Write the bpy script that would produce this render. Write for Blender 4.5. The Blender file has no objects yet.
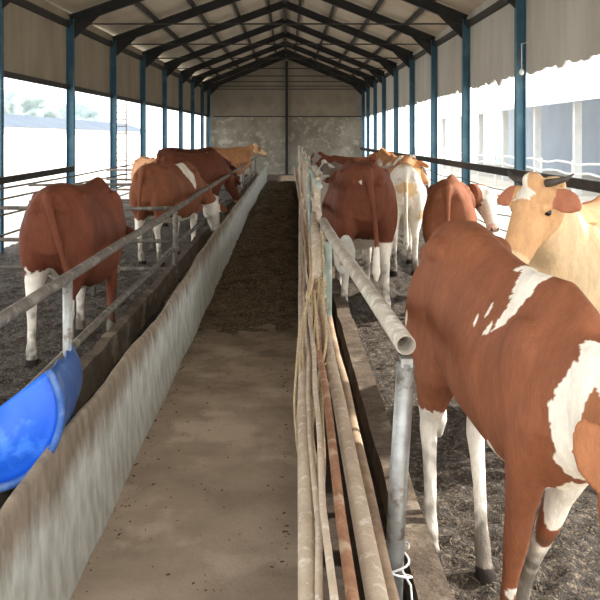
import bpy, bmesh, math, random
from mathutils import Vector, Matrix, noise
random.seed(7)
S = bpy.context.scene
COL = S.collection
PI = math.pi

# ------------------------------------------------------------------ camera, sky, sun, exposure
cam_d = bpy.data.cameras.new('camera'); cam = bpy.data.objects.new('camera', cam_d); COL.objects.link(cam)
cam.location = (0, 0, 1.7); cam.rotation_euler = (PI/2, 0, 0)
cam_d.sensor_width = 36; cam_d.lens = 54.0; cam_d.shift_x = 0.02; cam_d.shift_y = -0.2717
cam_d.clip_start = 0.05; cam_d.clip_end = 500
S.camera = cam
S.view_settings.view_transform = 'Standard'; S.view_settings.look = 'None'
S.view_settings.gamma = 1; S.view_settings.use_curve_mapping = False
S.view_settings.exposure = 0.75
W = bpy.data.worlds.new('sky'); S.world = W; W.use_nodes = True
bg = W.node_tree.nodes['Background']; bg.inputs[0].default_value = (0.93, 0.97, 1.0, 1); bg.inputs[1].default_value = 2.0
sd = bpy.data.lights.new('sun', 'SUN'); sun = bpy.data.objects.new('sun', sd); COL.objects.link(sun)
sd.energy = 5.2; sd.angle = math.radians(1.5); sd.color = (1, .95, .86)
sun.rotation_euler = Vector((.80, .22, .55)).to_track_quat('Z', 'Y').to_euler()
sun.location = (20, 5, 12)

# ------------------------------------------------------------------ helpers
def lin(*c):
    f = lambda v: (v/255/12.92) if v/255 <= .04045 else ((v/255+.055)/1.055)**2.4
    return tuple(f(v) for v in c)
def mat(name, c1, c2=None, scale=6, rough=.8, bump=0, bscale=40, metal=0, stretch=(1,1,1), lo=.35, hi=.65, spec=.3, detail=8, c3=None, s3=2):
    m = bpy.data.materials.new(name); m.use_nodes = True
    nt = m.node_tree; b = nt.nodes['Principled BSDF']
    b.inputs['Roughness'].default_value = rough; b.inputs['Metallic'].default_value = metal
    b.inputs['Specular IOR Level'].default_value = spec
    b.inputs['Base Color'].default_value = (*c1, 1)
    tc = nt.nodes.new('ShaderNodeTexCoord'); mp = nt.nodes.new('ShaderNodeMapping')
    mp.inputs['Scale'].default_value = stretch; nt.links.new(tc.outputs['Object'], mp.inputs[0])
    out = None
    def blend(prev, cb, sc, lo, hi):
        n = nt.nodes.new('ShaderNodeTexNoise'); n.inputs['Scale'].default_value = sc; n.inputs['Detail'].default_value = detail
        n.inputs['Roughness'].default_value = .65
        nt.links.new(mp.outputs[0], n.inputs['Vector'])
        r = nt.nodes.new('ShaderNodeMapRange'); r.inputs[1].default_value = lo; r.inputs[2].default_value = hi
        nt.links.new(n.outputs['Fac'], r.inputs[0])
        mx = nt.nodes.new('ShaderNodeMix'); mx.data_type = 'RGBA'
        nt.links.new(r.outputs[0], mx.inputs[0])
        if prev is None: mx.inputs[6].default_value = (*c1, 1)
        else: nt.links.new(prev, mx.inputs[6])
        mx.inputs[7].default_value = (*cb, 1)
        return mx.outputs[2]
    if c2: out = blend(None, c2, scale, lo, hi)
    if c3: out = blend(out, c3, s3, .52, .62)
    if out: nt.links.new(out, b.inputs['Base Color'])
    if bump:
        n = nt.nodes.new('ShaderNodeTexNoise'); n.inputs['Scale'].default_value = bscale; n.inputs['Detail'].default_value = 6
        nt.links.new(mp.outputs[0], n.inputs['Vector'])
        bp = nt.nodes.new('ShaderNodeBump'); bp.inputs['Strength'].default_value = bump; bp.inputs['Distance'].default_value = .02
        nt.links.new(n.outputs['Fac'], bp.inputs['Height']); nt.links.new(bp.outputs[0], b.inputs['Normal'])
    return m
def link(name, me, m=None, parent=None, smooth=False):
    o = bpy.data.objects.new(name, me); COL.objects.link(o)
    if m and not me.materials: me.materials.append(m)
    if parent: o.parent = parent
    if smooth:
        for p in me.polygons: p.use_smooth = True
    return o
def obj(name, bm, m, parent=None, smooth=False):
    bmesh.ops.recalc_face_normals(bm, faces=bm.faces)
    me = bpy.data.meshes.new(name); bm.to_mesh(me); bm.free()
    return link(name, me, m, parent, smooth)
def tag(o, label=None, cat=None, group=None, kind=None):
    if label: o['label'] = label
    if cat: o['category'] = cat
    if group: o['group'] = group
    if kind: o['kind'] = kind
    return o
def empty(name, loc=(0,0,0), rz=0):
    o = bpy.data.objects.new(name, None); COL.objects.link(o); o.location = loc; o.rotation_euler = (0,0,rz); o.empty_display_size = .1
    return o
def box(bm, x0, x1, y0, y1, z0, z1):
    v = [bm.verts.new(p) for p in ((x0,y0,z0),(x1,y0,z0),(x1,y1,z0),(x0,y1,z0),(x0,y0,z1),(x1,y0,z1),(x1,y1,z1),(x0,y1,z1))]
    for f in ((0,3,2,1),(4,5,6,7),(0,1,5,4),(1,2,6,5),(2,3,7,6),(3,0,4,7)): bm.faces.new([v[i] for i in f])
def bar(bm, a, b, w, h, up=(0,0,1)):
    a, b = Vector(a), Vector(b); d = (b-a).normalized(); u = Vector(up)
    s = d.cross(u).normalized(); u = s.cross(d)
    v = []
    for p in (a, b):
        for i, j in ((-1,-1),(1,-1),(1,1),(-1,1)): v.append(bm.verts.new(p + s*w/2*i + u*h/2*j))
    for f in ((0,1,2,3),(7,6,5,4),(0,4,5,1),(1,5,6,2),(2,6,7,3),(3,7,4,0)): bm.faces.new([v[i] for i in f])
def ibeam(bm, a, b, w, h, up=(0,0,1), tf=.014, tw=.01):
    a, b = Vector(a), Vector(b); d = (b-a).normalized(); u = Vector(up); s = d.cross(u).normalized(); u = s.cross(d)
    bar(bm, a+u*(h/2-tf/2), b+u*(h/2-tf/2), w, tf, up); bar(bm, a-u*(h/2-tf/2), b-u*(h/2-tf/2), w, tf, up); bar(bm, a, b, tw, h-2*tf, up)
def tube(bm, pts, r, n=8, cap=True, hollow=0):
    pts = [Vector(p) for p in pts]; rings = []; prev = None
    rs = r if isinstance(r, (list, tuple)) else [r]*len(pts)
    for i, p in enumerate(pts):
        t = (pts[min(i+1, len(pts)-1)] - pts[max(i-1, 0)]).normalized()
        ref = prev if prev else (Vector((0,0,1)) if abs(t.z) < .9 else Vector((1,0,0)))
        s = (ref - t*ref.dot(t)).normalized(); prev = s; u = t.cross(s)
        rings.append([bm.verts.new(p + (s*math.cos(2*PI*k/n) + u*math.sin(2*PI*k/n))*rs[i]) for k in range(n)])
    for a, b in zip(rings, rings[1:]):
        for k in range(n): bm.faces.new((a[k], a[(k+1)%n], b[(k+1)%n], b[k]))
    if hollow:
        # open near end with a visible wall and a dark bore
        p, t = pts[-1], (pts[-1]-pts[-2]).normalized()
        ring = rings[-1]; inner = [bm.verts.new(p + (v.co-p)*hollow) for v in ring]; deep = [bm.verts.new(v.co - t*.25) for v in inner]
        for k in range(n):
            bm.faces.new((ring[k], ring[(k+1)%n], inner[(k+1)%n], inner[k])); bm.faces.new((inner[k], inner[(k+1)%n], deep[(k+1)%n], deep[k]))
        bm.faces.new(deep); bm.faces.new(rings[0][::-1])
    elif cap:
        bm.faces.new(rings[0][::-1]); bm.faces.new(rings[-1])
def pipe(name, pts, r, m, parent, n=10, hollow=0):
    bm = bmesh.new(); tube(bm, pts, r, n, True, hollow)
    o = obj(name, bm, m, parent)
    for p in o.data.polygons: p.use_smooth = len(p.vertices) == 4
    return o
def straight(a, b, r, k=12, wob=.006, sd=0):
    a, b = Vector(a), Vector(b)
    return [a.lerp(b, i/k) + Vector((noise.noise((i*.7, sd, 1)), 0, noise.noise((i*.7, sd, 5))))*wob for i in range(k+1)]
def grid(name, xs, ys, fz, m, parent=None, smooth=True):
    verts, faces = [], []
    nx = len(xs)
    for y in ys:
        for x in xs: verts.append(fz(x, y) if isinstance(fz(x, y), tuple) else (x, y, fz(x, y)))
    for j in range(len(ys)-1):
        for i in range(nx-1): faces.append((j*nx+i, j*nx+i+1, (j+1)*nx+i+1, (j+1)*nx+i))
    me = bpy.data.meshes.new(name); me.from_pydata(verts, [], faces); me.update()
    return link(name, me, m, parent, smooth)
def frange(a, b, s):
    n = max(1, int(round((b-a)/s))); return [a+(b-a)*i/n for i in range(n+1)]

# ------------------------------------------------------------------ materials
M = {}
M['aisle'] = mat('dusty concrete', lin(178,160,140), lin(148,131,113), 2.2, .9, .25, 60, c3=lin(190,172,152), s3=1.3)
M['mud'] = mat('trodden mud', lin(76,66,56), lin(38,32,27), 18, .8, .9, 90, c3=lin(122,108,90), s3=42, spec=.4)
M['silage'] = mat('dark silage', lin(104,88,69), lin(48,40,32), 5, .95, .9, 60, c3=lin(140,120,90), s3=34)
M['trough_in'] = mat('trough bed dirt', lin(70,58,46), lin(40,33,27), 8, .9, .5, 40)
M['board'] = mat('dirty concrete kerb', lin(112,98,84), lin(80,68,56), 7, .9, .5, 40, c3=lin(140,128,112), s3=3)
M['purlin'] = mat('dark painted steel', lin(62,58,54), lin(46,43,40), 5, .6)
M['frame'] = mat('blue painted steel', lin(66,108,128), lin(54,92,112), 4, .55, spec=.4, c3=lin(84,120,134), s3=2)
M['rafter'] = mat('dark steel', lin(50,48,46), lin(38,37,36), 4, .6)
M['roof'] = mat('cream roof sheet', lin(202,190,172), lin(186,172,154), 1.2, .75)
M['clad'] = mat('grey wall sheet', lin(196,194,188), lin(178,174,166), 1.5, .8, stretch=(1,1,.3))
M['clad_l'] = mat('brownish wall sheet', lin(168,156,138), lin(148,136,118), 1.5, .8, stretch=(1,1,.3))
M['gable'] = mat('gable sheet', lin(150,140,126), lin(134,124,110), 1.5, .85)
M['plaster'] = mat('stained plaster', lin(156,148,134), lin(126,118,104), 1.4, .9, .15, 20, c3=lin(170,162,148), s3=3)
M['yard'] = mat('pale yard ground', lin(226,220,208), lin(206,198,184), .6, .95)
M['snow'] = mat('white render', lin(235,235,232), lin(220,222,222), 1, .9)
M['shade'] = mat('grey blue sheet', lin(120,140,165), lin(104,124,150), .5, .9)
M['shade2'] = mat('pale blue grey sheet', lin(196,206,220), lin(184,194,210), .5, .9)
M['slate'] = mat('grey blue roof sheet', lin(90,100,112), lin(78,88,102), .5, .9)
M['hill'] = mat('hazy hill', lin(120,140,150), lin(140,155,160), .1, 1)
M['white_steel'] = mat('white painted steel', lin(236,236,234), lin(220,222,222), 3, .6)
M['galv'] = mat('galvanised steel', lin(178,178,174), lin(140,138,134), 9, .42, .05, 80, metal=.55, spec=.5, c3=lin(120,110,100), s3=14)
M['dusty'] = mat('dusty pipe', lin(204,186,164), lin(174,154,132), 9, .75, .25, 60, c3=lin(218,204,186), s3=18)
M['toprail'] = mat('worn galvanised rail', lin(190,180,164), lin(158,146,130), 9, .6, .1, 60, metal=.15, c3=lin(206,198,186), s3=14)
M['dusty2'] = mat('brown dusty pipe', lin(180,156,130), lin(146,122,100), 9, .8, .25, 60, c3=lin(176,150,124), s3=14)
M['rusty'] = mat('rusty pipe', lin(176,132,102), lin(146,104,80), 12, .8, .3, 60, c3=lin(196,170,144), s3=9)
M['greyrail'] = mat('weathered grey rail', lin(122,114,104), lin(92,84,76), 8, .7, .2, 50, c3=lin(146,138,128), s3=11)
M['palegreen'] = mat('pale green pipe', lin(172,184,172), lin(146,154,142), 8, .6, .1, 50, c3=lin(196,200,190), s3=12)
M['darkrail'] = mat('dark timber rail', lin(74,72,70), lin(58,56,54), 6, .8)
M['blue'] = mat('blue plastic', lin(28,104,226), lin(24,92,206), 3, .38, .06, 30, spec=.5, c3=lin(60,124,228), s3=9)
M['bluescuff'] = mat('scuffed blue plastic', lin(58,98,168), lin(50,86,150), 5, .5, .1, 40, c3=lin(92,120,170), s3=9)
M['twine'] = mat('straw twine', lin(222,202,166), lin(190,164,126), 30, .9, .5, 120)
M['wire'] = mat('white wire', lin(232,232,230), None, rough=.5)
M['paddle'] = mat('chalky plastic', lin(186,184,174), lin(160,156,144), 12, .7, .1)
M['horn'] = mat('grey horn', lin(92,84,78), lin(60,54,50), 14, .5)
M['eye'] = mat('cow eye', lin(18,12,10), None, rough=.12, spec=.6)
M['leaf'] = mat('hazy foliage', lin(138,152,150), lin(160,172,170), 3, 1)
M['bark'] = mat('bark', lin(120,105,90), None)
def residue(m):
    nt = m.node_tree; b = nt.nodes['Principled BSDF']; src = b.inputs['Base Color'].links[0].from_socket
    tc = nt.nodes.new('ShaderNodeTexCoord'); sx = nt.nodes.new('ShaderNodeSeparateXYZ'); nt.links.new(tc.outputs['Object'], sx.inputs[0])
    n = nt.nodes.new('ShaderNodeTexNoise'); n.inputs['Scale'].default_value = 2.2; n.inputs['Detail'].default_value = 10; n.inputs['Roughness'].default_value = .75; nt.links.new(tc.outputs['Object'], n.inputs['Vector'])
    a = nt.nodes.new('ShaderNodeMath'); a.operation = 'MULTIPLY_ADD'; a.inputs[1].default_value = 4.5; nt.links.new(n.outputs['Fac'], a.inputs[0]); nt.links.new(sx.outputs['Y'], a.inputs[2])
    r = nt.nodes.new('ShaderNodeMapRange'); r.inputs[1].default_value = 8.2; r.inputs[2].default_value = 11.2; nt.links.new(a.outputs[0], r.inputs[0])
    mx = nt.nodes.new('ShaderNodeMix'); mx.data_type = 'RGBA'; nt.links.new(r.outputs[0], mx.inputs[0]); nt.links.new(src, mx.inputs[6]); mx.inputs[7].default_value = (*lin(84,70,56), 1)
    nt.links.new(mx.outputs[2], b.inputs['Base Color'])
residue(M['aisle'])
# concrete trough wall: pale lower half with drips, brown-grey upper band
def trough_mat():
    m = bpy.data.materials.new('trough wall concrete'); m.use_nodes = True; nt = m.node_tree; b = nt.nodes['Principled BSDF']
    b.inputs['Roughness'].default_value = .85; b.inputs['Specular IOR Level'].default_value = .3
    tc = nt.nodes.new('ShaderNodeTexCoord'); sx = nt.nodes.new('ShaderNodeSeparateXYZ'); nt.links.new(tc.outputs['Object'], sx.inputs[0])
    mp = nt.nodes.new('ShaderNodeMapping'); mp.inputs['Scale'].default_value = (1, 1.7, .8); nt.links.new(tc.outputs['Object'], mp.inputs[0])
    n = nt.nodes.new('ShaderNodeTexNoise'); n.inputs['Scale'].default_value = 2.6; n.inputs['Detail'].default_value = 9; n.inputs['Roughness'].default_value = .7
    nt.links.new(mp.outputs[0], n.inputs['Vector'])
    ma = nt.nodes.new('ShaderNodeMath'); ma.operation = 'MULTIPLY_ADD'; ma.inputs[1].default_value = .36
    my = nt.nodes.new('ShaderNodeMath'); my.operation = 'MULTIPLY_ADD'; my.inputs[1].default_value = -.007
    nt.links.new(sx.outputs['Y'], my.inputs[0]); nt.links.new(sx.outputs['Z'], my.inputs[2])
    nt.links.new(n.outputs['Fac'], ma.inputs[0]); nt.links.new(my.outputs[0], ma.inputs[2])
    r = nt.nodes.new('ShaderNodeMapRange'); r.inputs[1].default_value = .52; r.inputs[2].default_value = .64; nt.links.new(ma.outputs[0], r.inputs[0])
    n2 = nt.nodes.new('ShaderNodeTexNoise'); n2.inputs['Scale'].default_value = 9; n2.inputs['Detail'].default_value = 8; nt.links.new(mp.outputs[0], n2.inputs['Vector'])
    rr = nt.nodes.new('ShaderNodeMapRange'); rr.inputs[1].default_value = .35; rr.inputs[2].default_value = .68; nt.links.new(n2.outputs['Fac'], rr.inputs[0])
    a = nt.nodes.new('ShaderNodeMix'); a.data_type = 'RGBA'; a.inputs[6].default_value = (*lin(222,224,216),1); a.inputs[7].default_value = (*lin(184,184,172),1)
    c = nt.nodes.new('ShaderNodeMix'); c.data_type = 'RGBA'; c.inputs[6].default_value = (*lin(160,144,126),1); c.inputs[7].default_value = (*lin(128,116,100),1)
    nt.links.new(rr.outputs[0], a.inputs[0]); nt.links.new(rr.outputs[0], c.inputs[0])
    mx = nt.nodes.new('ShaderNodeMix'); mx.data_type = 'RGBA'
    nt.links.new(r.outputs[0], mx.inputs[0]); nt.links.new(a.outputs[2], mx.inputs[6]); nt.links.new(c.outputs[2], mx.inputs[7])
    nt.links.new(mx.outputs[2], b.inputs['Base Color'])
    bp = nt.nodes.new('ShaderNodeBump'); bp.inputs['Strength'].default_value = .35; bp.inputs['Distance'].default_value = .02
    nt.links.new(n2.outputs['Fac'], bp.inputs['Height']); nt.links.new(bp.outputs[0], b.inputs['Normal'])
    return m
M['trough'] = trough_mat()

# ------------------------------------------------------------------ the barn
RY = [13.18, 17.2, 20.95, 24.67, 28.35, 31.9, 35.1, 38.25, 40.8]        # frame stations
FY = [.8, 5.2, 9.3] + RY
XR = 3.4
def xl(y): return -(4.25 - .0242*max(0, y-13.2))
EAVE, RIDGE, SILL, RX = 3.95, 5.38, 2.65, -.1
Y0, Y1 = 0.6, 40.95
FEEDY = 34.8
def rd(y): return .0122*max(0, min(y, 40)-2.4)      # the right fence edges away from the aisle

def mudz(x, y):
    p = Vector((x, y, 0))
    a = noise.noise(p*2.3)*.03 + noise.noise(p*7)*.026 + noise.noise(p*15)*.022
    r = 1-abs(noise.noise(p*11+Vector((3,1,0))))*2
    return -.02 + a + r*.010
ysn = frange(2.4, 8.5, .025) + frange(8.6, 18, .08) + frange(18.3, 40.9, .3)
g = grid('ground', frange(.52, 3.6, .03), ysn, mudz, M['mud']); tag(g, kind='structure')
ysl = frange(2.4, 5, .1) + frange(5.05, 12, .045) + frange(12.1, 19, .1) + frange(19.3, 40.9, .3)
g = grid('ground', frange(-4.4, -1.24, .04), ysl, mudz, M['mud']); tag(g, kind='structure')
g = grid('floor', frange(-.9, .54, .06), frange(-2, 40.9, .2), lambda x, y: noise.noise((x*2, y*2, 0))*.006, M['aisle']); tag(g, kind='structure')
bm = bmesh.new(); box(bm, -60, -4.4, -30, 90, -.3, -.12); box(bm, 3.6, 60, -30, 90, -.3, -.12); box(bm, -4.4, 3.6, -30, -2, -.3, -.02); box(bm, -4.4, 3.6, -2, 40.9, -.3, -.16)
tag(obj('ground', bm, M['yard']), kind='structure')

# far wall
bm = bmesh.new(); box(bm, -3.75, 3.5, Y1, Y1+.2, -.1, SILL)
wf = obj('wall_far', bm, M['plaster']); tag(wf, kind='structure')
bm = bmesh.new()
def gable(bm, y0, y1, z0):
    pts = [(-3.75, z0), (3.5, z0), (3.5, 4.1), (RX, RIDGE+.2), (-3.75, 4.31)]
    a = [bm.verts.new((x, y0, z)) for x, z in pts]; b = [bm.verts.new((x, y1, z)) for x, z in pts]
    bm.faces.new(a); bm.faces.new(b[::-1])
    for i in range(5): bm.faces.new((a[i], b[i], b[(i+1)%5], a[(i+1)%5]))
gable(bm, Y1-.04, Y1+.2, SILL)
obj('gable', bm, M['gable'], wf)
for z in (2.63, 3.25, 3.85, 4.5):
    bm = bmesh.new(); hw = 3.4 if z < 4 else 3.5*(RIDGE-z)/(RIDGE-EAVE)
    bar(bm, (-min(hw,3.6), Y1-.05, z), (min(hw,3.4), Y1-.05, z), .03, .05 if z < 3 else .015); obj('seam', bm, M['gable'] if z > 3 else M['darkrail'], wf)
bm = bmesh.new(); ibeam(bm, (-.06, Y1-.14, 0), (-.06, Y1-.14, RIDGE-.25), .12, .12, up=(0,1,0)); obj('column', bm, M['rafter'], wf)

# side walls above the openings, one sheet per bay
def side_wall(name, fx, m, ragged, th):
    w = empty(name); tag(w, kind='structure')
    edges = [Y0] + FY
    for k, (a, b) in enumerate(zip(edges, edges[1:])):
        bm = bmesh.new(); n = max(6, int((b-a)/.06))
        spans = [(a, b)]
        if name == 'wall_left' and abs(b-13.18) < .01: spans = [(a, 10.8), (10.83, 11.9), (11.918, b)]
        for sa, sb in spans:
            nn = max(2, int((sb-sa)/.06)); ring = []
            for i in range(nn+1):
                y = sa + (sb-sa)*i/nn; x = fx(y)
                z0 = SILL - .02
                if ragged: z0 += -.02 + .10*noise.noise((y*3, 1, 0)) + .06*abs(noise.noise((y*14, 4, 0)))
                ring.append([bm.verts.new(p) for p in ((x, y, z0), (x+th, y, z0), (x+th, y, EAVE+.14), (x, y, EAVE+.14))])
            for p, q in zip(ring, ring[1:]):
                for i in range(4): bm.faces.new((p[i], p[(i+1)%4], q[(i+1)%4], q[i]))
            bm.faces.new(ring[0]); bm.faces.new(ring[-1][::-1])
        obj('wall_sheet', bm, m, w)
        bm = bmesh.new(); s = -1 if th > 0 else 1
        bar(bm, (fx(a)+s*.03, a, EAVE-.1), (fx(b)+s*.03, b, EAVE-.1), .06, .12); obj('eave_rail', bm, M['purlin'], w)
        if not ragged:
            bm = bmesh.new(); bar(bm, (fx(a)+s*.03, a, SILL), (fx(b)+s*.03, b, SILL), .06, .09); obj('sill_rail', bm, M['purlin'], w)
    return w
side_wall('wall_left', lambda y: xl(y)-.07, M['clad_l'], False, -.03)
side_wall('wall_right', lambda y: XR+.07, M['clad'], True, .03)

# roof: two sheets with purlins and a ridge
ce = empty('ceiling'); tag(ce, kind='structure')
for side in (-1, 1):
    bm = bmesh.new(); ex = -4.6 if side < 0 else 3.75
    k = (RIDGE-EAVE)/(RX+4.25 if side < 0 else XR-RX)
    zx = lambda x: RIDGE + .16 - k*abs(x-RX)
    nc = 60
    v = []
    for y in (Y0-.3, Y1+.3):
        v.append([[bm.verts.new((x, y, zx(x)+dz)) for x in (ex, RX)] for dz in (0, .06)])
    (a0, a1), (b0, b1) = v
    for q in ((a0[0],a0[1],b0[1],b0[0]), (a1[0],b1[0],b1[1],a1[1]), (a0[0],b0[0],b1[0],a1[0]), (a0[1],a1[1],b1[1],b0[1]), (a0[0],a1[0],a1[1],a0[1]), (b0[0],b0[1],b1[1],b1[0])): bm.faces.new(q)
    obj('roof_sheet', bm, M['roof'], ce)
    for d in (.42, 1.25, 2.1, 3.0):
        if side > 0 and d > 2.9: d = 2.85
        x = RX + side*d; bm = bmesh.new(); bar(bm, (x, Y0, zx(x)-.055), (x, Y1, zx(x)-.055), .06, .11); obj('purlin', bm, M['purlin'], ce)
bm = bmesh.new(); bar(bm, (RX, Y0, RIDGE+.05), (RX, Y1, RIDGE+.05), .1, .14); obj('ridge_beam', bm, M['purlin'], ce)

# portal frames: each a structure of columns, rafters and a tie rod
for i, y in enumerate(FY):
    f = empty('trim_%d' % (i+1)); tag(f, kind='structure')
    L, R = (xl(y), y), (XR, y)
    far = y > 40
    if far: y -= .12
    for X in (L[0], XR):
        bm = bmesh.new(); s = 1 if X < 0 else -1
        ibeam(bm, (X, y, -.15), (X, y, EAVE), .13, .14, up=(1,0,0)); obj('column', bm, M['frame'], f)
        bm = bmesh.new(); ibeam(bm, (X, y, EAVE-.02), (RX, y, RIDGE-.03), .11, .2); obj('rafter', bm, M['rafter'], f)
        bm = bmesh.new()                                   # haunch plate under the eave
        d = Vector((RX-X, 0, RIDGE-EAVE)).normalized(); p = Vector((X+s*.06, y, EAVE-.38)); q = Vector((X+s*.06, y, EAVE-.05)); r = Vector((X, y, EAVE-.12)) + d*.6
        va = [bm.verts.new(c+Vector((0,-.02,0))) for c in (p,q,r)]; vb = [bm.verts.new(c+Vector((0,.02,0))) for c in (p,q,r)]
        bm.faces.new(va); bm.faces.new(vb[::-1])
        for k in range(3): bm.faces.new((va[k], vb[k], vb[(k+1)%3], va[(k+1)%3]))
        obj('haunch', bm, M['rafter'], f)
    bm = bmesh.new(); tube(bm, [(L[0], y, 3.86), (XR, y, 3.86)], .016, 6); obj('tie_rod', bm, M['purlin'], f)

# ------------------------------------------------------------------ left feed trough
ft = empty('feed_trough', (0,0,0)); tag(ft, 'long concrete feed trough along the left of the aisle, hand-plastered edge', 'trough')
def wtop(y): return .585 + .018*noise.noise((y*1.1, 0, 0)) + .010*noise.noise((y*4, 3, 0)) - .07*math.exp(-((y-6.2)/2.0)**2)
ys = frange(.6, FEEDY, .06)
bm = bmesh.new(); rings = []
for y in ys:
    o = .012*noise.noise((y*1.1, 7, 0)); z = wtop(y); rr = []
    for (x, zz) in ((-.80, 0), (-.815, .15), (-.822, .3), (-.828, .45), (-.835, z-.02), (-.843, z), (-.862, z+.003), (-.872, z-.012), (-.885, .35), (-.90, .08)):
        w = .006*noise.noise((y*4, zz*8, 2))
        rr.append(bm.verts.new((x+o+w, y, zz)))
    rings.append(rr)
for a, b in zip(rings, rings[1:]):
    for k in range(len(a)-1): bm.faces.new((a[k], a[k+1], b[k+1], b[k]))
bm.faces.new(rings[0]); bm.faces.new(rings[-1][::-1])
obj('outer_wall', bm, M['trough'], ft, True)
bm = bmesh.new(); rings = []
for y in ys:
    w = .012*noise.noise((y*2, 11, 0)); z = .33 + .015*noise.noise((y*3, 5, 0))
    rings.append([bm.verts.new(p) for p in ((-1.2+w, y, .06), (-1.2+w, y, z), (-1.27+w, y, z+.005), (-1.28+w, y, -.05))])
for a, b in zip(rings, rings[1:]):
    for k in range(3): bm.faces.new((a[k], a[k+1], b[k+1], b[k]))
bm.faces.new(rings[0]); bm.faces.new(rings[-1][::-1])
obj('inner_wall', bm, M['board'], ft)
grid('trough_bed', frange(-1.22, -.87, .04), frange(.6, FEEDY, .12), lambda x, y: .07+.06*((x+1.05)/.16)**2+.01*noise.noise((x*9, y*9, 0)), M['trough_in'], ft)
s = grid('feed', frange(-1.2, -.885, .03), frange(8.5, FEEDY-.4, .08), lambda x, y: .13+.05*noise.noise((x*4, y*1.5, 2))+.03*noise.noise((x*15, y*15, 0)), M['silage'])
tag(s, 'dark chopped feed lying in the left concrete trough', 'feed', kind='stuff')

# ------------------------------------------------------------------ left rail fence over the trough
rf = empty('rail_fence', (-1.23, 4.9, 0)); tag(rf, 'grey pipe fence with two long rails standing on the left trough edge', 'fence')
def P(o, name, pts, r, m, **k):
    return pipe(name, [Vector(p)-o.location for p in pts], r, m, o, **k)
P(rf, 'rail', straight((-1.2, 1.2, .935), (-1.2, FEEDY, .925), .03, 24, .02, 1), .03, M['greyrail'])
P(rf, 'rail', straight((-1.235, 1.2, .50), (-1.235, FEEDY, .48), .02, 24, .015, 2), .024, M['greyrail'])
for y in (4.9, 9.6, 13.9, 19.3, 24, 28.5, 33):
    P(rf, 'post', [(-1.2+.005*math.sin(y*9), y, .05), (-1.2, y, .94)], .027, M['galv'] if y < 5 else M['greyrail'])

# dividers between the left pens
def divider(y, skew, zs, label, x0=None):
    d = empty('pen_divider', (-1.25, y, 0)); tag(d, label, 'fence', 'pen dividers on the left')
    xa = xl(y)+.15 if x0 is None else x0; ya = y+skew
    for z in zs:
        P(d, 'rail', straight((xa, ya, z), (-1.24, y, z), .02, 8, .02, z*9+y), .022, M['greyrail'])
    for t in (.33, .7):
        x = xa+(-1.24-xa)*t; yy = ya+(y-ya)*t
        P(d, 'post', [(x, yy, -.05), (x, yy, max(zs)+.05)], .025, M['greyrail'])
divider(9.65, .2, (.93, .58, .28), 'grey bar divider behind the nearest left cow')
divider(13.95, .25, (.95, .68, .42), 'grey bar divider beyond the cow feeding with a white face')
divider(19.35, .25, (.98, .78, .56, .34), 'grey bar divider beside the two big dark brown cows')

# boundary fences along the open sides
bf = empty('boundary_fence', (XR, 1.8, 0)); tag(bf, 'dark rail and sagging wires closing the right side opening', 'fence')
o = bmesh.new()
bar(o, (XR-.1-XR, 0, 1.17), (-.1, 39, 1.17), .05, .12); obj('rail', o, M['darkrail'], bf)
for z in (.92, .72, .52, .3):
    pts = []
    for a, b in zip(FY, FY[1:]):
        for k in range(6):
            t = k/6; pts.append((XR-.09, a+(b-a)*t, z-.05*math.sin(PI*t)+.012*math.sin(a*7+z*20+k)))
    P(bf, 'wire', pts, .008, M['darkrail'], n=5)
bl = empty('boundary_fence', (-4.2, 1.8, 0)); tag(bl, 'dark board and thin bars closing the left side opening', 'fence')
o = bmesh.new(); bar(o, (xl(9)+.1+4.2, 7.6, 1.05), (xl(17)+.1+4.2, 15.2, 1.1), .04, .1); obj('board', o, M['darkrail'], bl)
for z in (.98, .78, .55, .3):
    P(bl, 'rail', [(xl(y)+.1, y, z+.03*math.sin(y*3+z*9)) for y in FY], .016, M['greyrail'], n=6)

# ------------------------------------------------------------------ right trough, fence and pipes
rt = empty('feed_trough', (0,0,0)); tag(rt, 'narrow sunken feed trough beneath the pipes on the right of the aisle', 'trough')
bm = bmesh.new(); rings = []
for y in frange(.8, FEEDY, .3):
    x = rd(y); rings.append([bm.verts.new(p) for p in ((.03+x, y, -.05), (.03+x, y, .43), (.075+x, y, .43), (.08+x, y, -.05))])
for a, b in zip(rings, rings[1:]):
    for k in range(3): bm.faces.new((a[k], a[k+1], b[k+1], b[k]))
bm.faces.new(rings[0]); bm.faces.new(rings[-1][::-1]); obj('outer_wall', bm, M['board'], rt)
bm = bmesh.new(); rings = []
for y in frange(.8, FEEDY, .12):
    w = .012*noise.noise((y*2, 21, 0)) + max(0, rd(y)-.12); z = .16+.012*noise.noise((y*3, 25, 0))
    rings.append([bm.verts.new(p) for p in ((.43+w, y, -.05), (.435+w, y, z), (.55+w, y, z+.005), (.56+w, y, -.08))])
for a, b in zip(rings, rings[1:]):
    for k in range(3): bm.faces.new((a[k], a[k+1], b[k+1], b[k]))
bm.faces.new(rings[0]); bm.faces.new(rings[-1][::-1])
obj('kerb', bm, M['board'], rt)
grid('trough_bed', frange(.06, .45, .05), frange(.8, FEEDY, .12), lambda x, y: (max(x+max(0, rd(y)-.12), .05+rd(y)), y, .02+.015*noise.noise((x*9, y*9, 0))), M['trough_in'], rt)

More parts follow.
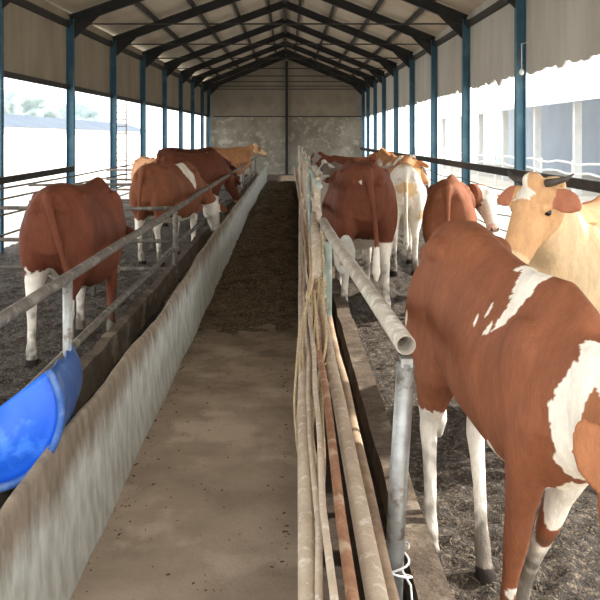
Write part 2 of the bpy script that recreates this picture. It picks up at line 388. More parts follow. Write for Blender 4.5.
ff = empty('feed_fence', (.29, 6.6, 0)); tag(ff, 'dusty pipe feed fence with low rails and upright bars right of the aisle', 'fence')
rails = [  # x, z, radius, material, wander
    (.050, .47, .026, 'dusty', .006, 1), (.080, .50, .011, 'dusty', .02, .85), (.112, .55, .011, 'dusty', .015, .7),
    (.165, .52, .017, 'rusty', .015, .4), (.235, .48, .031, 'dusty', .01, 0), (.300, .36, .027, 'dusty2', .012, 0)]
for i, (x, z, r, m, w, dr) in enumerate(rails):
    pp = straight((x, 1.4, z), (x, FEEDY, z), r, 48, w, i*3+1)
    P(ff, 'rail', [p + Vector((rd(p.y)*dr, 0, 0)) for p in pp], r, M[m], n=12)
for z, m in ((.78, 'dusty'), (1.02, 'dusty'), (1.27, 'palegreen')):
    P(ff, 'rail', straight((.27, 7.8, z), (.455, FEEDY, z), .03, 24, .02, z*7), .028, M[m])
yb = 8.4; k = 0
while yb < FEEDY:
    P(ff, 'upright', [(.27+.007*(yb-8)+.03*math.sin(k*5), yb, .02), (.27+.007*(yb-8)+.05*math.sin(k*2.3), yb+.05, 1.32+.06*math.sin(k*3))], .022 if k % 4 else .035, M['palegreen' if k % 5 == 2 else 'dusty'])
    yb += .8; k += 1
P(ff, 'post', [(.285, 6.6, -.02), (.292, 6.6, .6), (.29, 6.6, .93)], .031, M['palegreen'], n=14)
P(ff, 'crossbar', [(.12, 6.6, .44), (.31, 6.6, .44)], .02, M['dusty2'])

# front corner: galvanised post with the wide top rail running back
gp = empty('gate_post', (.37, 3.1, 0)); tag(gp, 'galvanised pipe post carrying an open-ended top rail, in front of the large brown cow', 'post')
P(gp, 'post', [(.352, 3.06, -.02), (.372, 3.07, .45), (.405, 3.09, .925)], .032, M['galv'], n=20)
a, b = Vector((.277, 7.1, 1.03)), Vector((.405, 3.09, .985))
P(gp, 'top_rail', [a, a.lerp(b, .35)+Vector((-.012, 0, .0)), a.lerp(b, .7)+Vector((-.004,0,.0)), b], [.036, .036, .035, .035], M['toprail'], n=24, hollow=.84)
o = bmesh.new(); box(o, .385-.37, .425-.37, 3.06-3.1, 3.12-3.1, .915, .945); obj('bracket', o, M['galv'], gp)
# rail hanger plate beside the post
o = bmesh.new(); bar(o, (.325-.37, 5.4-3.1, .99), (.325-.37, 5.4-3.1, .93), .03, .012, up=(0,1,0)); obj('clamp', o, M['rusty'], gp)

# white wire round the foot of the galvanised post
pts = []
for k in range(46):
    t = k/45*2*PI*2.3
    pts.append((.358+.052*math.cos(t)+.01*math.sin(t*2.3), 3.06+.05*math.sin(t), .26+.05*math.sin(t*.5+1)-.03*k/45))
pts += [(.41, 3.01, .2), (.415, 2.99, .12), (.40, 2.98, .05), (.38, 2.99, .02)]
tag(pipe('wire', pts, .004, M['wire'], None, n=6), 'white wire looped round the foot of the galvanised post', 'wire')

# pale paddle by the top rail
pd = bmesh.new()
fr = []
for k in range(28):
    t = 2*PI*k/28; fr.append((.068*math.cos(t)*(1-.12*math.sin(t)), .13*math.sin(t)))
va = [pd.verts.new((x, -.012, z)) for x, z in fr]; vb = [pd.verts.new((x, .012, z)) for x, z in fr]
pd.faces.new(va); pd.faces.new(vb[::-1])
for k in range(28): pd.faces.new((va[k], vb[k], vb[(k+1)%28], va[(k+1)%28]))
o = obj('paddle', pd, M['paddle']); o.location = (.373, 5.9, .93); o.rotation_euler = (.15, .05, .1)
tag(o, 'pale oval paddle blade leaning on the top rail behind a brown cow', 'paddle')

# twine: strands draped along the low rails, loops falling over them
tw = empty('twine', (.14, 4.5, .6)); tag(tw, 'tangled straw-coloured twine draped over the low rails right of the aisle', 'twine')
def px(x, y, Y): return Vector(((x-288)*Y/600, 1.5*Y, 1.7-(y-137)*Y/600))
def strand(pl, r=.007, jit=.004, sd=0):
    P0 = [px(*p) for p in pl]; out = []
    for i in range(len(P0)-1):
        a = P0[max(i-1,0)]; b = P0[i]; c = P0[i+1]; d = P0[min(i+2, len(P0)-1)]
        for k in range(7):
            t = k/7
            out.append(.5*((2*b)+(-a+c)*t+(2*a-5*b+4*c-d)*t*t+(-a+3*b-3*c+d)*t**3) + Vector((noise.noise((i+t, sd, 0)), noise.noise((i+t, sd, 4)), noise.noise((i+t, sd, 8))))*jit)
    out.append(P0[-1]); P(tw, 'strand', out, r, M['twine'], n=6)
strand([(318,235,4.5),(312,285,4.0),(300,330,3.5),(295,390,3.0),(297,440,2.8),(305,475,2.6),(312,520,2.3),(320,532,2.3),(318,480,2.5),(312,430,2.7),(318,380,3.0),(325,350,3.3),(326,322,3.6),(318,284,4.1)], .008, .01, 1)
strand([(316,238,4.5),(322,290,4.0),(326,340,3.5),(318,384,3.1),(312,430,2.8),(309,470,2.6),(314,515,2.4),(321,500,2.45),(324,450,2.6),(322,400,2.9),(318,340,3.4),(314,290,4.0)], .008, .012, 2)
strand([(312,240,4.5),(309,290,4.0),(303,345,3.4),(300,372,3.1),(306,400,3.0),(315,385,3.0),(327,362,3.2),(332,352,3.3)], .007, .01, 3)
strand([(320,240,4.5),(318,300,3.9),(313,350,3.4),(309,420,2.9),(303,455,2.7),(312,490,2.5),(322,525,2.35)], .007, .012, 4)
strand([(315,282,4.1),(322,279,4.1),(325,285,4.1),(317,292,4.0),(309,290,4.0),(307,298,3.95),(316,302,3.9),(326,296,3.95)], .011, .004, 5)
strand([(320,378,3.1),(328,374,3.1),(332,380,3.1),(322,388,3.05),(316,384,3.05)], .009, .004, 6)
strand([(322,225,4.6),(324,300,3.9),(326,360,3.3),(321,420,2.9),(317,480,2.55),(319,533,2.3)], .007, .01, 7)
strand([(309,232,4.6),(312,310,3.8),(309,380,3.1),(301,430,2.8),(299,400,2.95),(303,350,3.3)], .006, .01, 8)
# sacking wrapped at the top of the twine
o = bmesh.new(); tube(o, [px(316,278,4.1)-tw.location, px(318,262,4.3)-tw.location, px(317,240,4.5)-tw.location, px(314,215,4.9)-tw.location], [.03,.05,.046,.03], 10); s = obj('wrap', o, M['dusty'], tw, True)

# ------------------------------------------------------------------ blue half barrel on the left trough
bb = empty('barrel_scoop', (0,0,0)); tag(bb, 'bright blue plastic half barrel leaning in the left trough', 'barrel')
def half_barrel():
    A = Vector((-.87, 3.25, .855)); F = Vector((-.995, 4.15, .745)); ax = (F-A)
    q = Vector((-.80, -.05, -.60)); q -= ax.normalized()*q.dot(ax.normalized()); rad = .25; q = q.normalized()
    nrm = ax.normalized().cross(q).normalized()
    if nrm.x < 0: nrm = -nrm
    c0 = A + q*rad
    def pt(s, th, r): return c0 + ax*s + (-q*math.cos(th) + nrm*math.sin(th))*r
    bm = bmesh.new(); ns = 9; nt = 26
    rows = []
    for i in range(ns+1):
        s = i/ns; r = rad*(1+.05*math.sin(PI*s)**2 + (.035 if s < .06 else 0))
        cut = .18*abs(noise.noise((s*3, 2, 0)))
        rows.append([(bm.verts.new(pt(s, cut*(1-j/nt)+(PI)*j/nt, r)), bm.verts.new(pt(s, cut*(1-j/nt)+PI*j/nt, r-.012))) for j in range(nt+1)])
    for a, b in zip(rows, rows[1:]):
        for j in range(nt):
            bm.faces.new((a[j][0], a[j+1][0], b[j+1][0], b[j][0])); bm.faces.new((a[j][1], b[j][1], b[j+1][1], a[j+1][1]))
        bm.faces.new((a[0][0], b[0][0], b[0][1], a[0][1])); bm.faces.new((a[-1][0], a[-1][1], b[-1][1], b[-1][0]))
    for rw in (rows[0], rows[-1]):
        for j in range(nt): bm.faces.new((rw[j][0], rw[j][1], rw[j+1][1], rw[j+1][0]))
    obj('shell', bm, M['bluescuff'], bb, True)
    bm = bmesh.new(); lo = -ax.normalized()
    rr = [[bm.verts.new(pt(.02, PI*j/nt, rad*k) + lo*d) for j in range(nt+1)] for k, d in ((.0, .012), (.5, .012), (.8, .0), (.9, -.015), (.985, -.01))]
    for a, b in zip(rr, rr[1:]):
        for j in range(nt):
            try: bm.faces.new((a[j], a[j+1], b[j+1], b[j]))
            except ValueError: pass
    bmesh.ops.remove_doubles(bm, verts=bm.verts, dist=.0005)
    e = bm.verts[:]; geo = bmesh.ops.solidify(bm, geom=bm.faces[:], thickness=.008)
    obj('barrel_end', bm, M['blue'], bb, True)
    bm = bmesh.new(); tube(bm, [pt(.0, PI*j/nt, rad*1.02)+lo*.008 for j in range(nt+1)], .014, 8); obj('rim', bm, M['bluescuff'], bb, True)
half_barrel()

# ------------------------------------------------------------------ silage heap along the aisle
def heap(x, y):
    t = max(0, min(1, (y-7.4)/3.3)); xr = .04+rd(y); edge = max(0, 1-((x-(xr-.83)/2)/((xr+.83)/2+.05))**4)
    h = (.05*t + .20*max(0, min(1, (y-10)/8))) * edge
    h *= .75+.5*noise.noise((x*2, y*.8, 3))+.35*noise.noise((x*5, y*3, 0))
    n = .018*noise.noise((x*14, y*14, 0))+.012*noise.noise((x*30, y*30, 0))
    h *= max(0, min(1, (33-y)/6))
    lim = .012+.05*noise.noise((x*3, y*1.5, 9))+.04*noise.noise((x*9, y*6, 1))
    return (x, y, max(-.02, h+n*t+lim*min(1,t*1.5)*(1.2-t)-.012*(1-t)**2))
s = grid('silage', frange(-.83, .48, .03), frange(6.7, 13, .03)+frange(13.1, FEEDY+4, .14), heap, M['silage'])
tag(s, 'long heap of dark silage spread down the far half of the aisle', 'silage', kind='stuff')
# loose crumbs of feed on the concrete
bm = bmesh.new()
for k in range(420):
    y = 2.6+5.5*random.random()**.8; x = -.78+.8*random.random()
    if random.random() < .5: x = -.79+.12*random.random()**2 if random.random() < .6 else -.05*random.random()
    r = random.choice((.0015,.002,.002,.003,.004)); a = random.random()*PI
    bar(bm, (x-math.cos(a)*r*2, y-math.sin(a)*r*2, .007), (x+math.cos(a)*r*2, y+math.sin(a)*r*2, .008), r, r)
s = obj('crumbs', bm, M['silage']); tag(s, 'scattered crumbs of feed on the bare concrete aisle', 'feed', kind='stuff')
bm = bmesh.new()
for k in range(4200):
    right = random.random() < .62
    y = (3+5.5*random.random()**1.2) if right else 5.5+6.5*random.random()
    x = (.6+2.6*random.random()**1.4) if right else -1.3-1.6*random.random()
    a = random.random()*2*PI; l = .004+.012*random.random(); z = mudz(x, y)+.006; t = .012*(random.random()-.3)
    bar(bm, (x-math.cos(a)*l, y-math.sin(a)*l, z-t), (x+math.cos(a)*l, y+math.sin(a)*l, z+t+.004), .004, .003)
s = obj('straw', bm, M['board']); tag(s, 'bits of straw trodden into the mud of the cattle pens', 'straw', kind='stuff')

# ------------------------------------------------------------------ cattle
def fur_mat():
    m = bpy.data.materials.new('cattle hide'); m.use_nodes = True; nt = m.node_tree; b = nt.nodes['Principled BSDF']
    b.inputs['Roughness'].default_value = .7; b.inputs['Specular IOR Level'].default_value = .15
    at = nt.nodes.new('ShaderNodeAttribute'); at.attribute_name = 'Col'
    tc = nt.nodes.new('ShaderNodeTexCoord'); mp = nt.nodes.new('ShaderNodeMapping'); mp.inputs['Scale'].default_value = (1, 1, .35); nt.links.new(tc.outputs['Object'], mp.inputs[0])
    n = nt.nodes.new('ShaderNodeTexNoise'); n.inputs['Scale'].default_value = 38; n.inputs['Detail'].default_value = 7; n.inputs['Roughness'].default_value = .7; nt.links.new(mp.outputs[0], n.inputs['Vector'])
    r = nt.nodes.new('ShaderNodeMapRange'); r.inputs[1].default_value = .3; r.inputs[2].default_value = .7; r.inputs[3].default_value = .84; r.inputs[4].default_value = 1.12; nt.links.new(n.outputs['Fac'], r.inputs[0])
    mx = nt.nodes.new('ShaderNodeVectorMath'); mx.operation = 'SCALE'; nt.links.new(at.outputs['Color'], mx.inputs[0]); nt.links.new(r.outputs[0], mx.inputs['Scale'])
    n3 = nt.nodes.new('ShaderNodeTexNoise'); n3.inputs['Scale'].default_value = 7; n3.inputs['Detail'].default_value = 5; nt.links.new(mp.outputs[0], n3.inputs['Vector'])
    r3 = nt.nodes.new('ShaderNodeMapRange'); r3.inputs[1].default_value = .3; r3.inputs[2].default_value = .7; r3.inputs[3].default_value = .8; r3.inputs[4].default_value = 1.15; nt.links.new(n3.outputs['Fac'], r3.inputs[0])
    m3 = nt.nodes.new('ShaderNodeVectorMath'); m3.operation = 'SCALE'; nt.links.new(mx.outputs[0], m3.inputs[0]); nt.links.new(r3.outputs[0], m3.inputs['Scale'])
    nt.links.new(m3.outputs[0], b.inputs['Base Color'])
    n2 = nt.nodes.new('ShaderNodeTexNoise'); n2.inputs['Scale'].default_value = 120; n2.inputs['Detail'].default_value = 4; nt.links.new(mp.outputs[0], n2.inputs['Vector'])
    bp = nt.nodes.new('ShaderNodeBump'); bp.inputs['Strength'].default_value = .45; bp.inputs['Distance'].default_value = .012
    nt.links.new(n2.outputs['Fac'], bp.inputs['Height']); nt.links.new(bp.outputs[0], b.inputs['Normal'])
    return m
M['fur'] = fur_mat()
BROWN, DARK, TAN, CREAM, WHITE = lin(136,83,57), lin(110,63,44), lin(190,134,92), lin(226,194,152), lin(240,230,214)
HOOF, PINK, MUDC = lin(50,42,38), lin(206,160,140), lin(80,68,55)

def ring(bm, c, U, V, ru, rv, n, top=1.0):
    out = []
    for k in range(n):
        t = 2*PI*k/n; cs, sn = math.cos(t), math.sin(t)
        w = 1 - (1-top)*max(0, sn)**1.3
        out.append(bm.verts.new(c + U*(ru*w*math.copysign(abs(cs)**.88, cs)) + V*(rv*math.copysign(abs(sn)**.92, sn))))
    return out
def loft(bm, rs):
    for a, b in zip(rs, rs[1:]):
        n = len(a)
        for k in range(n): bm.faces.new((a[k], a[(k+1)%n], b[(k+1)%n], b[k]))
    bm.faces.new(rs[0][::-1]); bm.faces.new(rs[-1])
X_, Y_, Z_ = Vector((1,0,0)), Vector((0,1,0)), Vector((0,0,1))
def ball(bm, c, rx, ry, rz):
    bmesh.ops.create_icosphere(bm, subdivisions=3, radius=1, matrix=Matrix.Translation(c) @ Matrix.Diagonal((rx, ry, rz, 1)))

def cow(label, loc, yaw, paint, deep=0, earback=0, drop=0, legk=1.0, poll=(1.12,0,1.42), hyaw=0, hpitch=-40, scale=1.0, slim=1.0, feet=((0,0),(0,0),(0,0),(0,0)), voxel=.016, horns=False, tail=((-.05,0,0)), seed=0, eyes=True, roll=0):
    """poll: back of the head in cow space; hyaw/hpitch: heading of the face; feet: shifts of FL, FR, HL, HR hooves."""
    root = empty('cow', loc, math.radians(yaw)); root.scale = (scale,)*3
    tag(root, label, 'cow', 'brown and white cattle standing in the pens')
    bm = bmesh.new()
    tr = [(-.78,1.24,1.00,.10,.95),(-.75,1.32,.86,.18,.92),(-.64,1.36,.76,.25,.86),(-.48,1.375,.68,.285,.86),(-.34,1.36,.61,.28,.76),(-.15,1.335,.54,.305,.58),(.05,1.33,.51,.32,.5),
          (.22,1.335,.51,.31,.48),(.38,1.36,.54,.28,.42),(.52,1.38,.60,.255,.34),(.64,1.33,.70,.215,.4),(.74,1.24,.76,.17,.55),(.80,1.14,.84,.10,.8)]
    tr = [(x, a-drop*max(0, min(1, (x+.3)/.8)), b-deep*max(0, 1-abs(x)/.75), w, tp) for x,a,b,w,tp in tr]
    loft(bm, [ring(bm, Vector((x,0,(a+b)/2)), Y_*-1, Z_, w*slim, (a-b)/2, 28, tp) for x,a,b,w,tp in tr])
    for s in (-1, 1):
        ball(bm, Vector((-.46, s*.175*slim, 1.25)), .11, .06, .06)       # hook bone
        ball(bm, Vector((-.73, s*.10*slim, 1.20)), .07, .06, .06)          # pin bone
        ball(bm, Vector((.45, s*.16*slim, 1.02-drop)), .17, .08, .24)         # shoulder
        ball(bm, Vector((-.56, s*.165*slim, .92)), .205, .12, .30)          # thigh
    hind = [(-.50,1.12,.17,.08,.13),(-.51,.98,.20,.105,.145),(-.50,.86,.185,.10,.15),(-.52,.72,.155,.09,.155),(-.58,.60,.10,.062,.15),(-.635,.53,.064,.045,.14),(-.65,.48,.056,.042,.14),(-.625,.40,.042,.036,.14),(-.60,.30,.035,.033,.14),(-.585,.18,.036,.034,.14),(-.575,.12,.047,.044,.14),(-.56,.075,.040,.042,.14),(-.545,.05,.054,.05,.14),(-.53,-.01,.068,.056,.14)]
    fore = [(.50,1.10,.15,.075,.14),(.52,.96,.15,.085,.15),(.50,.82,.115,.078,.15),(.475,.70,.085,.062,.145),(.46,.57,.062,.051,.14),(.462,.45,.053,.049,.14),(.46,.39,.043,.043,.14),(.455,.28,.033,.034,.14),(.455,.17,.034,.034,.14),(.46,.115,.045,.043,.14),(.475,.07,.039,.041,.14),(.488,.05,.053,.05,.14),(.50,-.01,.067,.056,.14)]
    for i, (src, s) in enumerate(((fore,1),(fore,-1),(hind,1),(hind,-1))):
        fx, fy = feet[i]; rs = []
        for x,z,rx,ry,y in src:
            k = max(0, min(1, (.95-z)/.9))
            rs.append(ring(bm, Vector((x+fx*k, s*y*(slim*(1-k)+(.5+.5*slim)*k)+fy*k, z-(drop if i < 2 else 0)*(1-k))), X_, Y_, rx*(1-(1-legk)*k), ry*(1-(1-legk)*k), 14))
        loft(bm, rs)
    # neck and head
    hy, hp = math.radians(hyaw), math.radians(hpitch)
    d = Vector((math.cos(hy)*math.cos(hp), math.sin(hy)*math.cos(hp), math.sin(hp)))
    side = Vector((-math.sin(hy), math.cos(hy), 0)); up = d.cross(side)*1
    if up.z < 0 and abs(up.z) > .3: up = -up
    if roll:
        R = Matrix.Rotation(math.radians(roll), 3, d); side = R @ side; up = R @ up
    pl = Vector(poll)
    p0 = Vector((.42, 0, 1.05-drop)); p2 = pl - d*.02 - up*.09
    p1 = Vector((.80, pl.y*.25, .5*(1.14)+.5*max(.85, min(1.25, pl.z-.1)))); rs = []
    for i in range(10):
        t = i/9; c = p0*(1-t)**2 + p1*2*t*(1-t) + p2*t*t; tg = ((p1-p0)*2*(1-t) + (p2-p1)*2*t).normalized()
        sv = (Y_*(1-t) + side*t); sv = (sv - tg*sv.dot(tg)).normalized(); V = tg.cross(sv)
        rs.append(ring(bm, c, sv, V, .20*slim*(1-t)+.092*t-.02*math.sin(PI*t), .27*(1-t)**1.2+.115*t+.01, 18, .75))
    loft(bm, rs)
    # dewlap
    HL = .50
    hd = [(-.06,.085,.09,.0),(.0,.115,.105,.0),(.12,.118,.125,.01),(.26,.115,.13,.015),(.42,.092,.112,.012),(.62,.072,.088,.0),(.78,.070,.076,-.005),(.9,.078,.072,-.008),(.97,.07,.06,-.01),(1.0,.045,.04,-.012)]
    loft(bm, [ring(bm, pl + d*HL*t - up*(h-dz-.005), side, up, w, h, 20, .9) for t,w,h,dz in hd])
    ball(bm, pl + up*.0, .055, .055, .05)
    for s in (-1, 1):
        ball(bm, pl + d*HL*.24 + side*s*.10 - up*.045, .035, .035, .03)      # brow
        e0 = pl + d*.035 + side*s*.09 - up*.045; ed = (side*s*(.95-.6*earback) - up*.22 + d*(.28-1.2*earback)).normalized(); ev = (d*.95-up*.1+side*s*earback*.8).normalized(); ev = (ev - ed*ev.dot(ed)).normalized(); eu = ed.cross(ev)
        loft(bm, [ring(bm, e0 + ed*l + eu*.004, ev, eu, w, .016 if voxel > .01 else .012, 12) for l,w in ((0,.03),(.04,.05),(.085,.066),(.13,.062),(.17,.042),(.2,.014))])
    # tail
    tp = [Vector((-.70,0,1.30)), Vector((-.78,0,1.29)), Vector((-.83,tail[1]*.2,1.18)), Vector((-.845+tail[0]*.3,tail[1]*.6,.95)), Vector((-.84+tail[0],tail[1],.70)), Vector((-.83+tail[0],tail[1],.55)), Vector((-.82+tail[0],tail[1],.42)), Vector((-.82+tail[0],tail[1],.34))]
    tube(bm, tp, [.045,.042,.032,.026,.022,.032,.038,.014], 10)
    bmesh.ops.recalc_face_normals(bm, faces=bm.faces)
    me = bpy.data.meshes.new('tmp'); bm.to_mesh(me); bm.free()
    t = bpy.data.objects.new('tmp', me); COL.objects.link(t)
    md = t.modifiers.new('r', 'REMESH'); md.mode = 'VOXEL'; md.voxel_size = voxel
    sm = t.modifiers.new('s', 'SMOOTH'); sm.factor = .5; sm.iterations = 5 if voxel > .012 else 9
    dg = bpy.context.evaluated_depsgraph_get(); dg.update()
    me2 = bpy.data.meshes.new_from_object(t.evaluated_get(dg)); me2.name = 'body'
    bpy.data.objects.remove(t); bpy.data.meshes.remove(me)
    ca = me2.color_attributes.new('Col', 'FLOAT_COLOR', 'POINT'); off = Vector((seed*3.1, seed*1.7, 0)); cols = []
    for v in me2.vertices:
        p = v.co.copy(); r = p - pl; ht = r.dot(d)/HL; hs = r.dot(side); hu = r.dot(up)
        head = (ht > -.1 and abs(hs) < .34 and -.235 < hu < .10 and ht < 1.1 and (ht > .35 or hu > -.24)) and r.length < .62 or (earback and .07 < abs(hs) < .36 and -.6 < ht <= .05 and -.3 < hu < .15 and r.length < .33)
        n1 = noise.noise(p*5+off); n2 = noise.noise(p*26+off)
        nj = n1*.09 + n2*.025 + noise.noise(Vector((p.x*70, p.y*70, p.z*22)))*.012
        c = Vector(paint(p, nj, ht, hs, hu) if head else paint(p, nj, None, 0, 0))
        if head:
            if ht > .86: c = c.lerp(Vector(PINK), .8 if ht > .88 else .4)
            if .93 < ht < 1.02 and .025 < abs(hs) < .048 and -.07 < hu < -.02: c = Vector(HOOF)
            if ht > .8 and -.115 < hu < -.105: c = c*.4
        if p.z < .06: c = Vector(HOOF)
        elif p.z < .45:
            k = max(0, min(1, (.33-p.z)/.26 + n1*1.3 + n2*.7)); c = c.lerp(Vector(MUDC), .85*k)
        cols += [c.x, c.y, c.z, 1]
    ca.data.foreach_set('color', cols)
    me2.materials.clear()
    link('body', me2, M['fur'], root, True)
    for s in (-1, 1):
        bm = bmesh.new(); ball(bm, pl + d*HL*.27 + side*s*.112 - up*.062, .019, .019, .019); obj('eye', bm, M['eye'], root, True)
        if horns:
            bm = bmesh.new(); h0 = pl + side*s*.075 - up*.02; tube(bm, [h0, h0+side*s*.06-d*.015, h0+side*s*.11-d*.03, h0+side*s*.145-d*.06], [.021,.017,.012,.004], 10); obj('horn', bm, M['horn'], root, True)
    return root

def leg_in(p): return abs(p.y) < .13
# paints -----------------------------------------------------------
def paint_near(p, n, ht, hs, hu):
    if ht is not None: return lin(158,102,68)
    if p.x > .70 - .25*max(0, .9-p.z) + n*.7 and p.z < 1.12+n: return WHITE                       # neck front and brisket
    if p.z < .67 + n and -.2 < p.x < .75 and abs(p.y) < .25: 
        if p.x < .25 and p.z < .74+n*.6: return WHITE
    if p.x < .05 and p.z < .60 + n*.8: return WHITE
    if p.x > .3 and p.z < .72 + n and (p.y > -.03 + n*.4 or p.z < .26+n): return WHITE
    # saddle patch over the withers
    if 1.02 < p.z and p.y < .12 and .19 + n*.8 < p.x - .25*(1.30-p.z) < .47 - 1.25*(1.30-p.z) + n*.9: return WHITE
    k = noise.noise(Vector((p.x*22, p.y*8, p.z*9)))
    if .04 < p.x < .30 and .95 < p.z < 1.25 and p.y < 0 and k + .75*max(0, 1-((p.x-.18)/.10)**2)*max(0, 1-((p.z-1.10)/.14)**2) > .80: return WHITE
    if p.x < -.55 and .75 < p.z < 1.0 and k > .42: return WHITE
    return BROWN
def paint_plain(face=WHITE, body=BROWN, sock=.62, belly=.68, patch=None, tailw=True, fw=.10):
    def f(p, n, ht, hs, hu):
        if ht is not None:
            if abs(hs) > .135: return body
            return face if abs(hs) < fw+n else body
        if p.z < sock + n: return WHITE
        if p.z < belly + n*.7: return WHITE
        if patch:
            for (x, y, z, rx, ry, rz) in patch:
                if ((p.x-x)/rx)**2+((p.y-y)/ry)**2+((p.z-z)/rz)**2 < 1+n*6: return WHITE
        if tailw and p.x < -.80 and p.z < .6: return WHITE
        return body
    return f
_pr = paint_plain(WHITE, lin(110,61,42), .50, .50, [(-.45,.06,1.38,.05,.035,.05)])
def paint_rear(p, n, ht, hs, hu):
    if ht is None and p.x < -.3 and p.y > .02 and p.z < .72+n and p.x > -.9: return WHITE
    if ht is None and p.x > .1 and p.y < -.10+n*.3 and p.z > .12+n: return lin(120,68,48)
    return _pr(p, n, ht, hs, hu)
def paint_cream(p, n, ht, hs, hu):
    if ht is not None:
        if abs(hs) > .135: return lin(186,120,90)
        if ht < .22 and abs(hs) < .05+n and hu > -.08: return WHITE
        return lin(212,164,118) if ht < .75 else CREAM
    if p.z > 1.18+n*2 and p.x < .5: return TAN
    return CREAM if n > -.05 else lin(226,184,136)
def paint_pale(p, n, ht, hs, hu):
    if ht is not None: return TAN if abs(hs) > .04+n else WHITE
    if p.z > 1.12+n*2.5 and p.x > -.6: return TAN
    return WHITE if n > -.03 or p.z < .7 else CREAM

# right pen
cow('large brown cow with a white shoulder patch and white legs, beside the galvanised post', (.80, 3.27, -.02), -83, paint_near, deep=-.12, earback=1, drop=.10, legk=.74, poll=(1.15, -.055, .89), hyaw=-8, hpitch=-78, slim=.68, voxel=.0085, feet=((-.38,-.12),(-.22,.01),(.33,-.13),(.17,-.06)), seed=2)
cow('cream cow with small horns looking over the large brown cow, facing the aisle', (1.81, 5.34, -.02), -125, paint_cream, poll=(1.02, .0, 1.50), hyaw=-24, hpitch=-60, slim=.9, voxel=.011, horns=True, seed=5)
cow('plain brown cow behind the large one, its white face turned to the outer rail', (1.66, 9.2, -.02), 78, paint_plain(WHITE, BROWN), poll=(.95, -.38, 1.16), hyaw=-160, hpitch=-52, scale=.96, slim=.88, seed=9)
cow('brown cow seen from behind with white hind legs, next to the feed fence', (.715, 9.25, -.02), 92, paint_plain(WHITE, DARK, .62, .66, [(-.78,.06,1.2,.03,.012,.02),(.0,.26,1.34,.5,.12,.05)]), poll=(1.1, -.15, 1.05), hyaw=-10, hpitch=-55, scale=1.08, slim=1.05, tail=(0,-.07,0), voxel=.013, seed=12, feet=((0,0),(0,0),(.1,.04),(-.02,-.05)))
cow('pale cream cow with a tan back standing by the right side opening', (1.48, 11.7, -.02), 86, paint_pale, poll=(1.05, -.2, 1.40), hyaw=-40, hpitch=-40, slim=.85, scale=1.02, seed=15)
cow('tan and white cow furthest along the right side opening', (2.15, 17.6, -.02), 95, paint_pale, poll=(1.12, .1, 1.45), hpitch=-30, seed=18)
cow('speckled grey-white cow putting its head to the feed fence', (1.50, 14.9, -.02), 170, paint_plain(lin(190,184,172), lin(110,96,86), .7, .8), poll=(.98, 0, 1.40), hpitch=-55, scale=.93, seed=21)
cow('dark-faced cow at the feed fence beyond the speckled one', (1.5, 19.8, -.02), 172, paint_plain(lin(150,140,130), DARK, .6, .7), poll=(1.0, 0, 1.45), hpitch=-50, scale=.96, seed=23)
# left pen
cow('deep red-brown cow seen from behind, nearest the blue barrel', (-1.69, 7.32, -.02), 86, paint_rear, poll=(1.08, .05, .92), hpitch=-68, feet=((0,0),(-.10,-.02),(-.04,.05),(.02,.06)), slim=.98, deep=.03, voxel=.012, tail=(.05,-.16,0), seed=31)
cow('brown cow with a white shoulder stripe lowering its white face into the trough', (-1.65, 12.6, -.02), 70, paint_plain(WHITE, BROWN, .58, .62, [(.22,-.12,1.22,.13,.32,.26)], fw=.2), poll=(1.0, -.22, .74), hyaw=-10, hpitch=-74, voxel=.014, seed=35)
cow('big dark brown cow side-on at the trough, beyond the white-striped one', (-1.86, 17.6, -.02), 46, paint_plain(DARK, DARK, .5, .5, [(.3,-.05,1.38,.1,.1,.04)]), poll=(1.0, 0, .85), hpitch=-65, scale=1.05, seed=38)
cow('dark brown cow with a black-brown back behind the big side-on cow', (-2.3, 21.2, -.02), 40, paint_plain(DARK, lin(92,52,38), .5, .5), poll=(1.05, 0, 1.0), hpitch=-50, scale=1.08, seed=41)
cow('light tan cow furthest down the left trough', (-1.8, 26, -.02), 40, paint_plain(CREAM, TAN, .5, .6), poll=(1.02, 0, 1.42), hpitch=-30, scale=1.05, seed=44)
cow('tan cow facing the aisle by the left side opening', (-2.95, 19, -.02), -70, paint_plain(WHITE, TAN, .5, .6), poll=(1.05, .1, 1.35), hpitch=-50, scale=.95, seed=47)

# ------------------------------------------------------------------ small fittings
lb = empty('light_bulb', (3.31, 12.75, 2.62)); tag(lb, 'small white bulb hanging on a cord by the nearest right column', 'lamp')
bm = bmesh.new(); tube(bm, [(0,0,.03),(0,0,.4),(.1,.02,.42)], .006, 6); obj('cord', bm, M['wire'], lb)
bm = bmesh.new(); ball(bm, Vector((0,0,0)), .035, .035, .045); obj('bulb', bm, M['white_steel'], lb, True)

# ------------------------------------------------------------------ outside, right: open shed with white posts and a white rail fence
sh = empty('open_shed', (9, 33, -.12)); tag(sh, 'open-fronted white shed with tall white posts beyond the right opening', 'shed')
for y in (-13.5, -9.5, -5, -.5, 4.3, 9, 13.5, 19):
    bm = bmesh.new(); box(bm, -.11, .11, y-.11, y+.11, 0, 2.9); obj('post', bm, M['white_steel'], sh)
bm = bmesh.new(); v = [bm.verts.new(p) for p in ((-.7,-18,2.85),(-.7,30,2.85),(7,30,5.2),(7,-18,5.2),(-.7,-18,3.05),(-.7,30,3.05),(7,30,5.4),(7,-18,5.4))]
for f in ((0,1,2,3),(7,6,5,4),(0,4,5,1),(1,5,6,2),(2,6,7,3),(3,7,4,0)): bm.faces.new([v[i] for i in f])
obj('roof', bm, M['snow'], sh)
bm = bmesh.new(); box(bm, 5.5, 5.7, -18, 30, 0, 4.7); obj('back_wall', bm, M['shade2'], sh)
wfn = empty('white_fence', (7.6, 30, -.12)); tag(wfn, 'white rail fence in front of the open shed outside', 'fence')
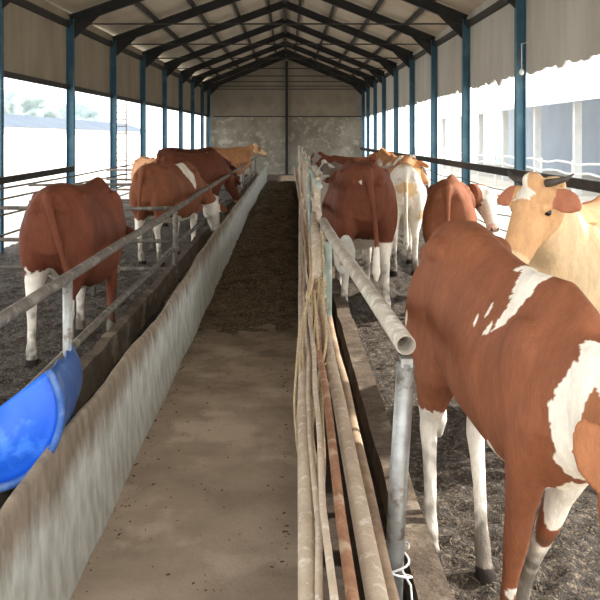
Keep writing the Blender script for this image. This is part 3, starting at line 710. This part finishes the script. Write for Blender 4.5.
for z in (.55, .85, 1.12):
    P0 = [(0, y*1.0, z+.04*math.sin(y*2.1+z*5)) for y in frange(-18, 24, .9)]
    pipe('rail', P0, .03, M['white_steel'], wfn, n=6)
for y in frange(-18, 24, 3): 
    bm = bmesh.new(); tube(bm, [(0,y,0),(0,y,1.2)], .04, 8); obj('post', bm, M['white_steel'], wfn)
# outside, left
hb = empty('low_building', (-16, 39, -.12)); tag(hb, 'low white building with a grey roof far beyond the left opening', 'building')
bm = bmesh.new(); box(bm, -4, 0, -24, 60, 0, 2.4); obj('wall', bm, M['snow'], hb)
bm = bmesh.new(); v = [bm.verts.new(p) for p in ((.6,-25,2.4),(.6,61,2.4),(-2,61,3.3),(-2,-25,3.3),(-5,-25,2.4),(-5,61,2.4))]
for f in ((0,1,2,3),(3,2,5,4),(0,3,4),(1,5,2),(0,4,5,1)): bm.faces.new([v[i] for i in f])
obj('roof', bm, M['slate'], hb)
lt = empty('ladder', (-6.9, 37, -.12)); tag(lt, 'upright pale steel ladder standing in the yard beyond the left opening', 'ladder')
for s in (-.25, .25): pipe('stile', [(s, 0, 0), (s, 0, 4.2)], .03, M['greyrail'], lt)
for k in range(14): pipe('rung', [(-.25, 0, .3+k*.28), (.25, 0, .3+k*.28)], .022, M['greyrail'], lt, n=6)
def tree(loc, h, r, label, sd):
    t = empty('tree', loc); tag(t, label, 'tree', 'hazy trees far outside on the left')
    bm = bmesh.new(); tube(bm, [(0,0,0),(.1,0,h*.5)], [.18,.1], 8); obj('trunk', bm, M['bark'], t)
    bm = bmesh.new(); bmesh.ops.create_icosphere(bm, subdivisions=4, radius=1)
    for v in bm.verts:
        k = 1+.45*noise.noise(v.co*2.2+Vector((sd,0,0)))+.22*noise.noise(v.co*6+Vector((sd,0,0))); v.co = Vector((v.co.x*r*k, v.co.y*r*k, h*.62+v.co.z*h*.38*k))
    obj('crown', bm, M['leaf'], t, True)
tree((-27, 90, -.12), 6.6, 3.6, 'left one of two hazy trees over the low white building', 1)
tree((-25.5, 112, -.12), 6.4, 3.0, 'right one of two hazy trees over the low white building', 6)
